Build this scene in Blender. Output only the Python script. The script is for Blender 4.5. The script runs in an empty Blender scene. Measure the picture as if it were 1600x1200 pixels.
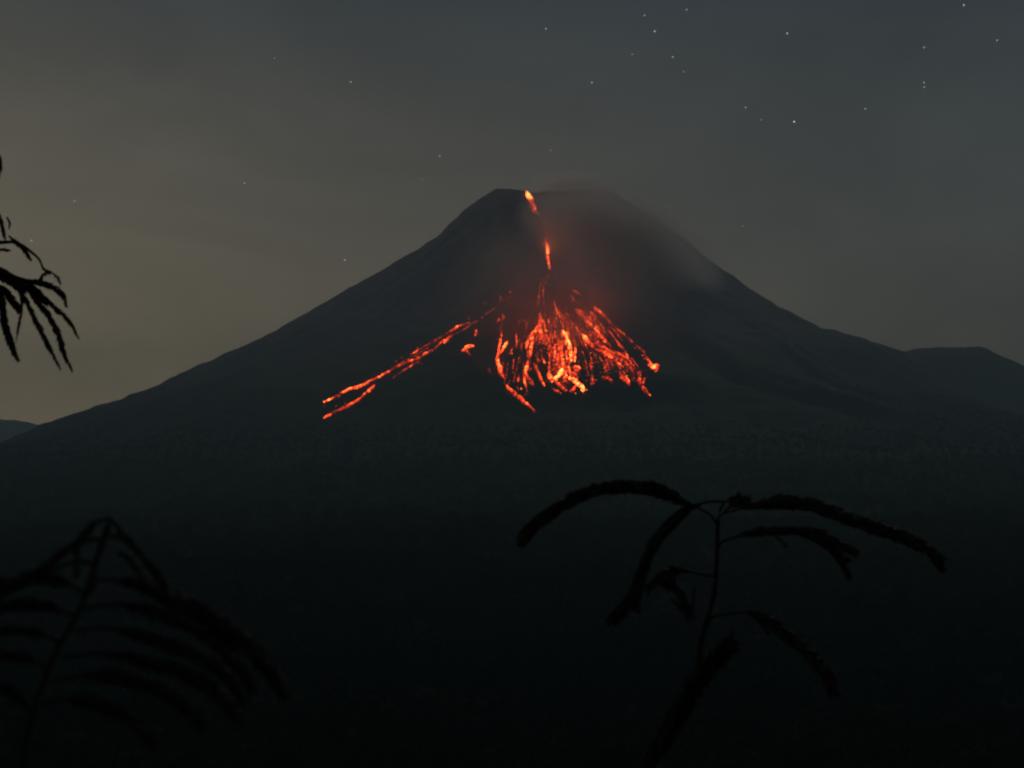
import bpy, math, random
import numpy as np

random.seed(7)
rng = np.random.default_rng(7)
C = bpy.context.scene.collection
SC = bpy.context.scene

# ------------------------------------------------------------------ camera
FOC = 800 / math.tan(math.radians(18))          # focal length in pixels of the 1600 px wide photograph
PITCH = math.atan(300 / FOC)
CAMZ = 1.6
cam = bpy.data.cameras.new("camera")
cam.sensor_width = 36.0
cam.lens = 18 / math.tan(math.radians(18))
cam.clip_start, cam.clip_end = 0.05, 400000
cam.dof.use_dof = True
cam.dof.focus_distance = 6.0
cam.dof.aperture_fstop = 8.0
cob = bpy.data.objects.new("camera", cam)
C.objects.link(cob)
cob.location = (0, 0, CAMZ)
cob.rotation_euler = (math.pi / 2 + PITCH, 0, 0)
SC.camera = cob

# ------------------------------------------------------------------ render settings and exposure
SC.view_settings.view_transform = 'Standard'
SC.view_settings.look = 'None'
SC.view_settings.gamma = 1
SC.view_settings.exposure = 0
SC.view_settings.use_curve_mapping = False
SC.render.engine = 'CYCLES'
cy = SC.cycles
cy.max_bounces = 7
cy.volume_bounces = 4
cy.diffuse_bounces = 2
cy.volume_max_steps = 256
cy.use_denoising = True
cy.sample_clamp_indirect = 4


# ------------------------------------------------------------------ node helpers
class NT:
    def __init__(s, tree):
        s.t = tree
        tree.nodes.clear()

    def n(s, kind, **kw):
        nd = s.t.nodes.new(kind)
        ins = kw.pop('ins', {})
        for k, v in kw.items():
            setattr(nd, k, v)
        for k, v in ins.items():
            s.set(nd, k, v)
        return nd

    def set(s, nd, k, v):
        if isinstance(v, bpy.types.NodeSocket):
            s.t.links.new(v, nd.inputs[k])
        else:
            nd.inputs[k].default_value = v

    def math(s, op, a, b=0.0, clamp=False):
        nd = s.n('ShaderNodeMath', operation=op, use_clamp=clamp)
        s.set(nd, 0, a)
        s.set(nd, 1, b)
        return nd.outputs[0]

    def ramp(s, fac, stops, interp='LINEAR'):
        nd = s.n('ShaderNodeValToRGB')
        nd.color_ramp.interpolation = interp
        e = nd.color_ramp.elements
        while len(e) < len(stops):
            e.new(0.5)
        for el, (p, c) in zip(e, stops):
            el.position = p
            el.color = (*c, 1) if len(c) == 3 else c
        s.set(nd, 0, fac)
        return nd.outputs[0]

    def mix(s, fac, a, b, mode='MIX'):
        nd = s.n('ShaderNodeMix', data_type='RGBA', blend_type=mode)
        s.set(nd, 0, fac)
        s.set(nd, 6, a)
        s.set(nd, 7, b)
        return nd.outputs[2]

    def noise(s, vec, scale, detail=4, rough=.55, dist=0.0):
        nd = s.n('ShaderNodeTexNoise', ins={'Vector': vec, 'Scale': scale, 'Detail': detail, 'Roughness': rough, 'Distortion': dist})
        return nd.outputs[0]


# ------------------------------------------------------------------ night sky (world)
W = bpy.data.worlds.new("World")
SC.world = W
W.use_nodes = True
k = NT(W.node_tree)
tc = k.n('ShaderNodeTexCoord').outputs['Generated']
sep = k.n('ShaderNodeSeparateXYZ', ins={0: tc})
base = k.ramp(sep.outputs[2], [(0.0, (0.074, 0.065, 0.041)), (0.10, (0.060, 0.055, 0.039)), (0.22, (0.042, 0.046, 0.045)),
                               (0.36, (0.022, 0.029, 0.035)), (0.65, (0.010, 0.013, 0.016)), (1.0, (0.006, 0.008, 0.010))])
above = k.n('ShaderNodeMapRange', ins={0: sep.outputs[2], 1: -0.06, 2: 0.0, 3: 0.12, 4: 1.0}).outputs[0]     # unlit land below the horizon
dot = k.n('ShaderNodeVectorMath', operation='DOT_PRODUCT', ins={0: tc, 1: (-0.80, 0.60, -0.05)}).outputs['Value']
half = k.n('ShaderNodeMapRange', ins={0: dot, 1: -1.0, 2: 1.0}).outputs[0]
low = k.n('ShaderNodeMapRange', ins={0: sep.outputs[2], 1: 0.0, 2: 0.36, 3: 1.0, 4: 0.08}).outputs[0]
glow = k.math('MULTIPLY', k.math('POWER', half, 8.0), low)     # town lights beyond the left flank
mp = k.n('ShaderNodeMapping', ins={0: tc})
mp.inputs['Scale'].default_value = (1.0, 1.0, 3.2)
cl = k.noise(mp.outputs[0], 3.0, 6, .62, .9)
cl = k.n('ShaderNodeMapRange', ins={0: cl, 1: 0.3, 2: 0.7, 3: 0.82, 4: 1.14}).outputs[0]
gcol = k.n('ShaderNodeVectorMath', operation='SCALE', ins={0: (0.48, 0.345, 0.17), 3: glow}).outputs[0]
tot = k.n('ShaderNodeVectorMath', operation='ADD', ins={0: base, 1: gcol}).outputs[0]
tot = k.n('ShaderNodeVectorMath', operation='SCALE', ins={0: tot, 3: k.math('MULTIPLY', cl, above)}).outputs[0]
sky = k.n('ShaderNodeTexSky', sky_type='NISHITA', sun_disc=False, sun_elevation=math.radians(-8), sun_rotation=math.radians(200))
skys = k.n('ShaderNodeVectorMath', operation='SCALE', ins={0: sky.outputs[0], 3: 0.05}).outputs[0]
tot = k.n('ShaderNodeVectorMath', operation='ADD', ins={0: tot, 1: skys}).outputs[0]
bg = k.n('ShaderNodeBackground', ins={'Color': tot, 'Strength': 1.7})
out = k.n('ShaderNodeOutputWorld', ins={'Surface': bg.outputs[0]})


# ------------------------------------------------------------------ weak added backlight brightening the ash cloud, behind the mountain, above the frame
added_backlight = bpy.data.lights.new("added_backlight", 'SUN')
added_backlight.energy = 0.16
added_backlight.angle = math.radians(0.6)
added_backlight.color = (1.0, 0.89, 0.80)
mo = bpy.data.objects.new("added_backlight", added_backlight)
C.objects.link(mo)
mo.rotation_euler = (math.radians(-52), 0, math.radians(-18))


# ------------------------------------------------------------------ scene helpers
def tag(o, label=None, cat=None, group=None, kind=None):
    if label: o['label'] = label
    if cat: o['category'] = cat
    if group: o['group'] = group
    if kind: o['kind'] = kind
    return o


def mesh_obj(name, v, f, mat=None, parent=None, smooth=True, loc=(0, 0, 0)):
    me = bpy.data.meshes.new(name)
    v = np.asarray(v, dtype=np.float64)
    me.from_pydata(v.tolist(), [], f.tolist() if isinstance(f, np.ndarray) else f)
    if mat: me.materials.append(mat)
    if smooth: me.polygons.foreach_set('use_smooth', np.ones(len(me.polygons), dtype=bool))
    o = bpy.data.objects.new(name, me)
    C.objects.link(o)
    o.location = loc
    if parent: o.parent = parent
    return o


def empty(name, loc):
    o = bpy.data.objects.new(name, None)
    o.location = loc
    o.empty_display_size = 0.1
    C.objects.link(o)
    return o


def ray(u, v):
    a = (np.asarray(u, float) - 800) / FOC
    b = (600 - np.asarray(v, float)) / FOC
    d = np.stack([a, math.cos(PITCH) - b * math.sin(PITCH), math.sin(PITCH) + b * math.cos(PITCH)], -1)
    return d


def hashn(ix, iy, seed):
    h = (ix.astype(np.int64) * 374761393 + iy.astype(np.int64) * 668265263 + seed * 974634777) & 0x7fffffff
    h = ((h ^ (h >> 13)) * 1274126177) & 0x7fffffff
    return ((h ^ (h >> 16)) & 0xffff) / 65535.0


def vnoise(x, y, seed):
    x = np.asarray(x, float); y = np.asarray(y, float)
    ix, iy = np.floor(x), np.floor(y)
    fx, fy = x - ix, y - iy
    fx = fx * fx * fx * (fx * (fx * 6 - 15) + 10); fy = fy * fy * fy * (fy * (fy * 6 - 15) + 10)
    a, b = hashn(ix, iy, seed), hashn(ix + 1, iy, seed)
    c, d = hashn(ix, iy + 1, seed), hashn(ix + 1, iy + 1, seed)
    return (a + (b - a) * fx) * (1 - fy) + (c + (d - c) * fx) * fy - 0.5


def fbm(x, y, seed, octv=4):
    s, a = 0, 1.0
    for i in range(octv):
        s = s + a * vnoise(x * 2 ** i, y * 2 ** i, seed + i)
        a *= 0.5
    return s


# ------------------------------------------------------------------ materials
def mat(name):
    m = bpy.data.materials.new(name)
    m.use_nodes = True
    return m, NT(m.node_tree)


def principled(name, col, rough=.8, bump=None, var=None, spec=.25):
    m, k = mat(name)
    g = k.n('ShaderNodeTexCoord').outputs['Object']
    c = (*col, 1)
    if var:
        c = k.ramp(k.noise(g, var[0], 4), [(0.3, tuple(x * var[1] for x in col)), (0.7, tuple(x * var[2] for x in col))])
    b = k.n('ShaderNodeBsdfPrincipled', ins={'Base Color': c, 'Roughness': rough})
    b.inputs['Specular IOR Level'].default_value = spec
    if bump:
        bp = k.n('ShaderNodeBump', ins={'Strength': bump[1], 'Distance': bump[2], 'Height': k.noise(g, bump[0], 5)})
        k.set(b, 'Normal', bp.outputs[0])
    k.n('ShaderNodeOutputMaterial', ins={0: b.outputs[0]})
    return m


def rock_material():
    m, k = mat("volcano_rock")
    geo = k.n('ShaderNodeNewGeometry')
    pos = geo.outputs['Position']
    z = k.n('ShaderNodeSeparateXYZ', ins={0: pos}).outputs[2]
    nz = k.noise(pos, 0.006, 5)
    zz = k.math('ADD', z, k.math('MULTIPLY', k.math('SUBTRACT', nz, 0.5), 300.0))
    fac = k.n('ShaderNodeMapRange', ins={0: zz, 1: 500.0, 2: 900.0}).outputs[0]
    fine = k.noise(pos, 0.03, 6, .65)
    rock = k.ramp(fine, [(0.3, (0.155, 0.152, 0.178)), (0.7, (0.285, 0.278, 0.315))])
    green = k.ramp(k.noise(pos, 0.05, 5), [(0.3, (0.007, 0.025, 0.013)), (0.72, (0.015, 0.047, 0.025))])
    col = k.mix(fac, green, rock)
    bp = k.n('ShaderNodeBump', ins={'Strength': 0.7, 'Distance': 6.0, 'Height': fine})
    b = k.n('ShaderNodeBsdfPrincipled', ins={'Base Color': col, 'Roughness': 0.9, 'Normal': bp.outputs[0]})
    b.inputs['Specular IOR Level'].default_value = 0.1
    k.n('ShaderNodeOutputMaterial', ins={0: b.outputs[0]})
    return m


M_rock = rock_material()
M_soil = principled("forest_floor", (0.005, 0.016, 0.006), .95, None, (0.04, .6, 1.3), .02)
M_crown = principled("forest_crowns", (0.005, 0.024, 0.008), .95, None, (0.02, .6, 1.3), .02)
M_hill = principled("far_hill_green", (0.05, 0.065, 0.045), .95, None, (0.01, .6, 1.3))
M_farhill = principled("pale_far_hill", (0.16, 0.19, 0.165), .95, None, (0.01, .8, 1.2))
M_stem = principled("dark_bark", (0.022, 0.019, 0.014), .85, (60, .5, .002), (30, .6, 1.4))
M_leaf = principled("night_leaf", (0.022, 0.04, 0.016), .7, None, (25, .7, 1.3))

# ------------------------------------------------------------------ terrain
AX, AY = 158., 6000.
PF = np.array([(0, 1436), (120, 1436), (215, 1438), (262, 1420), (600, 1178), (1000, 868), (1500, 606), (2000, 432), (2500, 303), (3000, 203), (3500, 127), (4000, 66), (4500, 20), (5000, -27), (5400, -62), (5700, -72), (5900, -45), (5960, -14), (5992, -1), (6010, 0), (6200, 3), (7000, 10), (20000, 10)], float)
PL = np.array([(0, 1450), (120, 1472), (195, 1484), (233, 1485), (280, 1450), (341, 1407), (385, 1359), (463, 1277), (494, 1257), (548, 1208), (572, 1200), (706, 1113), (889, 1002), (1011, 929), (1133, 857), (1279, 781), (1376, 731), (1530, 650), (1652, 599), (1803, 535), (1932, 478), (2032, 430), (2093, 395), (2700, 310), (3600, 190), (5000, 60), (7000, 10), (20000, 10)], float)
PR = np.array([(0, 1450), (120, 1462), (225, 1478), (244, 1462), (305, 1422), (366, 1380), (427, 1331), (549, 1242), (573, 1210), (673, 1127), (795, 1037), (900, 960), (978, 923), (1060, 875), (1107, 854), (1160, 853), (1204, 842), (1282, 817), (1343, 792), (1402, 742), (1499, 644), (1597, 574), (1694, 529), (1792, 496), (2300, 420), (3000, 310), (4000, 180), (5500, 40), (7000, 10), (20000, 10)], float)


def terrain(x, y):
    dx, dy = x - AX, y - AY
    r = np.hypot(dx, dy)
    s2 = (dx / np.maximum(r, 1)) ** 2
    pl, pr, pf = (np.interp(r, q[:, 0], q[:, 1]) for q in (PL, PR, PF))
    z = s2 * np.where(dx < 0, pl, pr) + (1 - s2) * np.where(dy < 0, pf, .5 * (pl + pr))
    az = np.arctan2(dx, -dy)
    # erosion gullies running down the cone, and lumpy relief
    warp = 0.25 * fbm(x / 700, y / 700, 11, 3)
    g = np.abs(vnoise((az + warp) * 7.0 + 50, r / 1900 + 3, 21)) * 2 + .5 * np.abs(vnoise((az + warp) * 17.0 + 90, r / 1200, 22)) * 2
    face = np.where(dy < 60, (1 - s2 ** 3), 0.0)
    amp = np.interp(r, [0, 230, 500, 1500, 3000, 4500, 5600, 5800], [0, 0, 26, 40, 32, 18, 8, 0])
    z = z - amp * (g - .45) * face
    z = z + np.interp(r, [0, 250, 800, 2500, 5600, 5900], [3, 5, 10, 16, 10, 0.3]) * fbm(x / 160, y / 160, 31, 5) * (0.35 + .65 * face)
    z = z + np.interp(r, [0, 215, 260, 1900, 2600], [1, 4, 11, 11, 4]) * fbm(x / 48, y / 48, 51, 2)
    # low wooded ridge that hides the foot of the lava
    for (cx, cy, sx, sy, h) in ((300, 4180, 190, 85, 46), (430, 4230, 140, 90, 18), (-60, 4120, 170, 80, 10)):
        z = z + h * np.exp(-((x - cx) / sx) ** 2 - ((y - cy) / sy) ** 2)
    # broken crater rim, open towards the viewer where the lava leaves it
    z = z - 9 * np.exp(-((x - 70) / 34) ** 2 - ((y - 5800) / 130) ** 2)
    z = z + np.where(r < 330, 4 * fbm(x / 60, y / 60, 41, 3), 0)
    return z


def axis(parts):
    a = np.concatenate([np.arange(p0, p1, st) for p0, p1, st in parts])
    return a


xs = axis([(-7400, -2600, 100), (-2600, 2600, 13), (2600, 7401, 100)])
ys = axis([(-700, -100, 60), (-100, 100, 8), (100, 700, 20), (700, 3900, 22), (3900, 6450, 13), (6450, 11300, 130)])
GX, GY = np.meshgrid(xs, ys)
GZ = terrain(GX, GY)


def ground_z(x, y):
    x = np.asarray(x, float); y = np.asarray(y, float)
    i = np.clip(np.searchsorted(xs, x) - 1, 0, len(xs) - 2)
    j = np.clip(np.searchsorted(ys, y) - 1, 0, len(ys) - 2)
    fx = (x - xs[i]) / (xs[i + 1] - xs[i]); fy = (y - ys[j]) / (ys[j + 1] - ys[j])
    return (GZ[j, i] * (1 - fx) + GZ[j, i + 1] * fx) * (1 - fy) + (GZ[j + 1, i] * (1 - fx) + GZ[j + 1, i + 1] * fx) * fy


nx, ny = len(xs), len(ys)
idx = np.arange(nx * ny).reshape(ny, nx)
quads = np.stack([idx[:-1, :-1], idx[:-1, 1:], idx[1:, 1:], idx[1:, :-1]], -1).reshape(-1, 4)
cxm = (GX[:-1, :-1] + GX[1:, 1:]).ravel() / 2
cym = (GY[:-1, :-1] + GY[1:, 1:]).ravel() / 2
rr = np.hypot(cxm - AX, cym - AY)
verts = np.stack([GX, GY, GZ], -1).reshape(-1, 3)


def sub_mesh(name, mask, m):
    q = quads[mask]
    used, inv = np.unique(q, return_inverse=True)
    me = bpy.data.meshes.new(name)
    vv, ff = verts[used], inv.reshape(-1, 4)
    me.vertices.add(len(vv)); me.vertices.foreach_set('co', vv.ravel())
    me.loops.add(ff.size); me.loops.foreach_set('vertex_index', ff.ravel().astype(np.int32))
    me.polygons.add(len(ff)); me.polygons.foreach_set('loop_start', np.arange(0, ff.size, 4, dtype=np.int32))
    me.polygons.foreach_set('use_smooth', np.ones(len(ff), dtype=bool))
    me.update(calc_edges=True)
    me.materials.append(m)
    o = bpy.data.objects.new(name, me)
    C.objects.link(o)
    return o


volc = sub_mesh("volcano", rr < 2900, M_rock)
tag(volc, "dark volcano cone with glowing lava running down its face", None, None, 'structure')
grd = sub_mesh("ground", rr >= 2900, M_soil)
tag(grd, None, None, None, 'structure')


def mound(name, cx, cy, rx, ry, prof, seed, label, m=None):
    n, mrows = 121, 61
    X, Y = np.meshgrid(np.linspace(cx - rx, cx + rx, n), np.linspace(cy - ry, cy + ry, mrows))
    top = np.interp(X, [p[0] for p in prof], [p[1] for p in prof])
    t = np.clip(1 - ((Y - cy) / ry) ** 2, 0, 1)
    Z = top * t ** 0.8 + 34 * fbm(X / 330, Y / 330, seed, 4) * t + 8 * fbm(X / 60, Y / 60, seed + 9, 2) - 30
    id_ = np.arange(n * mrows).reshape(mrows, n)
    q = np.stack([id_[:-1, :-1], id_[:-1, 1:], id_[1:, 1:], id_[1:, :-1]], -1).reshape(-1, 4)
    o = mesh_obj(name, np.stack([X, Y, Z], -1).reshape(-1, 3), q, m or M_hill)
    tag(o, label, None, None, 'structure')
    return o


# far hill beyond the left flank, flat topped hill beyond the right flank
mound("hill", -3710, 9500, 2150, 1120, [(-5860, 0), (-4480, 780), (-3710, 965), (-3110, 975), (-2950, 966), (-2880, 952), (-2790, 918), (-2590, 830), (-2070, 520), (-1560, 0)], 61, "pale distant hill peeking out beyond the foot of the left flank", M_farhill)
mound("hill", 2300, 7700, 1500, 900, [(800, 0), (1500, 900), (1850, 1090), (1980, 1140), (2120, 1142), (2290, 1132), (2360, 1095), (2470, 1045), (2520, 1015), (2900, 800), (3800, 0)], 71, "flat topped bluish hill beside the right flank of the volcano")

# ------------------------------------------------------------------ haze: one closed box round everything
hb = mesh_obj("haze", [(sx * 8000, yy, zz) for sx in (-1, 1) for yy in (-1500, 11600) for zz in (-140, 1640)],
              [(0, 1, 3, 2), (4, 6, 7, 5), (0, 4, 5, 1), (2, 3, 7, 6), (0, 2, 6, 4), (1, 5, 7, 3)], None, None, False)
hm, k = mat("haze_air")
pv = k.n('ShaderNodeVolumePrincipled')
pv.inputs['Color'].default_value = (0.60, 0.84, 1.0, 1)
pv.inputs['Density'].default_value = 0.000122
pv.inputs['Anisotropy'].default_value = 0.0
k.n('ShaderNodeOutputMaterial', ins={'Volume': pv.outputs[0]})
hb.data.materials.append(hm)
tag(hb, None, None, None, 'stuff')

# ------------------------------------------------------------------ forest on the lower slopes (one mass)
def ico(sub=1):
    t = (1 + 5 ** .5) / 2
    v = [(-1, t, 0), (1, t, 0), (-1, -t, 0), (1, -t, 0), (0, -1, t), (0, 1, t), (0, -1, -t), (0, 1, -t), (t, 0, -1), (t, 0, 1), (-t, 0, -1), (-t, 0, 1)]
    f = [(0, 11, 5), (0, 5, 1), (0, 1, 7), (0, 7, 10), (0, 10, 11), (1, 5, 9), (5, 11, 4), (11, 10, 2), (10, 7, 6), (7, 1, 8), (3, 9, 4), (3, 4, 2), (3, 2, 6), (3, 6, 8), (3, 8, 9), (4, 9, 5), (2, 4, 11), (6, 2, 10), (8, 6, 7), (9, 8, 1)]
    v = [np.array(p) / np.linalg.norm(p) for p in v]
    for _ in range(sub):
        cache, nf = {}, []

        def mid(a, b):
            key = (min(a, b), max(a, b))
            if key not in cache:
                m = v[a] + v[b]
                v.append(m / np.linalg.norm(m)); cache[key] = len(v) - 1
            return cache[key]
        for a, b, c in f:
            ab, bc, ca = mid(a, b), mid(b, c), mid(c, a)
            nf += [(a, ab, ca), (b, bc, ab), (c, ca, bc), (ab, bc, ca)]
        f = nf
    return np.array(v), np.array(f)


IV0, IF0 = ico(0)
IV1, IF1 = ico(1)


def forest():
    n = 90000
    y = rng.uniform(480, 6000, n)
    x = rng.uniform(-2700, 2700, n)
    r = np.hypot(x - AX, y - AY)
    dens = np.interp(r + 700 * fbm(x / 420, y / 420, 77, 3), [1700, 2100, 2500, 6000], [0, .8, 1, 1])
    scar = (np.abs(x - 190) < 700) & (r < 2250)                 # bare ground swept by the lava
    ok = (np.abs(x) < 0.36 * y + 110) & (rng.random(n) < dens) & ~scar & (rng.random(n) < np.interp(y, [480, 1200, 2400, 6000], [1, .9, .85, .8]))
    near = rng.uniform(0, 1, (9000, 2)) * np.array([1200, 1250]) * np.array([1, 0]) + np.stack([np.full(9000, -600.), 450 + 1500 * rng.random(9000) ** 1.6], -1)      # closer rows stand denser in view
    near = near[np.abs(near[:, 0]) < 0.34 * near[:, 1] + 60]
    pts = np.concatenate([np.stack([x[ok], y[ok]], -1), near])
    z = ground_z(pts[:, 0], pts[:, 1])

    def crown(nq, size):
        """a heap of leaf clumps spread through the crown, with gaps between them"""
        V, Fc = [], []
        lobes = [(np.array([0, 0, 1.2]), .62)] + [(np.array([rng.uniform(-.5, .5), rng.uniform(-.5, .5), rng.uniform(.7, 1.6)]), rng.uniform(.34, .52)) for _ in range(4)]
        for i in range(nq):
            c, rad = lobes[i % 5]
            d = rng.normal(0, 1, 3); d /= np.linalg.norm(d)
            p = c + d * rad * rng.uniform(.65, 1.05) * np.array([1, 1, .85])
            a = np.cross(d + rng.normal(0, .5, 3), rng.normal(0, 1, 3)); a /= np.linalg.norm(a)
            bb = np.cross(d, a) + rng.normal(0, .25, 3)
            sz = size * rng.uniform(.6, 1.3)
            o = len(V)
            V += [p + a * sz, p + bb * sz * .8, p - a * sz * .9, p - bb * sz]
            Fc += [(o, o + 1, o + 2), (o, o + 2, o + 3)]
        return np.array(V), np.array(Fc)
    Vs, Fs, o = [], [], 0
    dist = pts[:, 1]
    which = np.where(dist + rng.normal(0, 330, len(pts)) < 1900, rng.integers(0, 5, len(pts)), rng.integers(5, 9, len(pts)))
    kinds = [crown(75, .20) for _ in range(5)] + [crown(40, .27) for _ in range(4)]
    size = rng.uniform(4.2, 8.6, len(pts)) * np.where(rng.random(len(pts)) < .06, 1.45, 1.0) * np.interp(z, [150, 480], [1, .55])
    for q in range(9):
        p = np.nonzero(which == q)[0]
        if not len(p): continue
        V, Fc = kinds[q]
        sc = size[p]
        a = rng.uniform(0, 6.28, len(p))
        ca, sa = np.cos(a), np.sin(a)
        X = (V[None, :, 0] * ca[:, None] - V[None, :, 1] * sa[:, None]) * sc[:, None] + pts[p, 0][:, None]
        Y = (V[None, :, 0] * sa[:, None] + V[None, :, 1] * ca[:, None]) * sc[:, None] + pts[p, 1][:, None]
        Z = V[None, :, 2] * (sc * rng.uniform(.8, 1.3, len(p)))[:, None] + z[p][:, None] - 2
        Vs.append(np.stack([X, Y, Z], -1).reshape(-1, 3))
        Fs.append((Fc[None] + (np.arange(len(p)) * len(V))[:, None, None] + o).reshape(-1, 3))
        o += len(p) * len(V)
    vv, ff = np.concatenate(Vs), np.concatenate(Fs)
    print("forest", len(pts), len(ff))
    me = bpy.data.meshes.new("forest")
    me.vertices.add(len(vv)); me.vertices.foreach_set('co', vv.ravel())
    me.loops.add(ff.size); me.loops.foreach_set('vertex_index', ff.ravel().astype(np.int32))
    me.polygons.add(len(ff)); me.polygons.foreach_set('loop_start', np.arange(0, ff.size, 3, dtype=np.int32))
    me.update(calc_edges=True)
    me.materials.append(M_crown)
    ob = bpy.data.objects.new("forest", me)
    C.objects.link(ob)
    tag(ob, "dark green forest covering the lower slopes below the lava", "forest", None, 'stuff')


forest()

# ------------------------------------------------------------------ lava
def lava_material(name, strength):
    m, k = mat(name)
    at = k.n('ShaderNodeAttribute', attribute_name='molten').outputs['Fac']
    pos = k.n('ShaderNodeNewGeometry').outputs['Position']
    n1 = k.noise(pos, 0.11, 4, .65)
    n2 = k.noise(pos, 0.33, 3, .6)
    crack = k.math('MULTIPLY_ADD', n1, 2.1)
    crack.node.inputs[2].default_value = -1.07
    c2 = k.math('MULTIPLY_ADD', n2, 0.75)
    c2.node.inputs[2].default_value = -0.385
    h = k.math('ADD', k.math('ADD', at, crack), c2, True)
    col = k.ramp(h, [(0.0, (0.5, 0.03, 0.006)), (0.35, (0.95, 0.040, 0.006)), (0.62, (1.0, 0.050, 0.006)), (0.84, (1.0, 0.070, 0.009)), (1.0, (1.0, 0.19, 0.04))])
    st = k.ramp(h, [(0.0, (0, 0, 0)), (0.22, (.010,) * 3), (0.48, (.10,) * 3), (0.74, (.30,) * 3), (1.0, (1,) * 3)])
    st = k.math('MULTIPLY', st, strength)
    b = k.n('ShaderNodeBsdfPrincipled', ins={'Base Color': (0.035, 0.03, 0.03, 1), 'Roughness': .9, 'Emission Color': col, 'Emission Strength': st})
    k.n('ShaderNodeOutputMaterial', ins={0: b.outputs[0]})
    return m


M_lava = lava_material("molten_lava", 9.5)
M_ember = lava_material("glowing_rock", 4.0)


def drape(u, v):
    """where the line of sight to a photograph point meets the mountain"""
    d = ray(u, v)
    n = len(d)
    t = np.full(n, 2600.0)
    done = np.zeros(n, bool)
    hit = np.full(n, 5900.0)
    for s in np.arange(2600, 7000, 8.0):
        p = d * s
        below = ground_z(p[:, 0], p[:, 1]) > p[:, 2] + CAMZ
        new = below & ~done
        hit[new] = s - 4
        done |= new
        if done.all(): break
    p = d * hit[:, None]
    return p[:, :2]


def resample(p, step):
    p = np.asarray(p, float)
    seg = np.linalg.norm(np.diff(p[:, :2], axis=0), axis=1)
    t = np.concatenate([[0], np.cumsum(seg)])
    n = max(3, int(t[-1] / step) + 1)
    q = np.linspace(0, t[-1], n)
    # smooth the corners a little
    o = np.stack([np.interp(q, t, p[:, c]) for c in range(p.shape[1])], -1)
    for _ in range(2):
        o[1:-1] = .25 * o[:-2] + .5 * o[1:-1] + .25 * o[2:]
    return o


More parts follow.
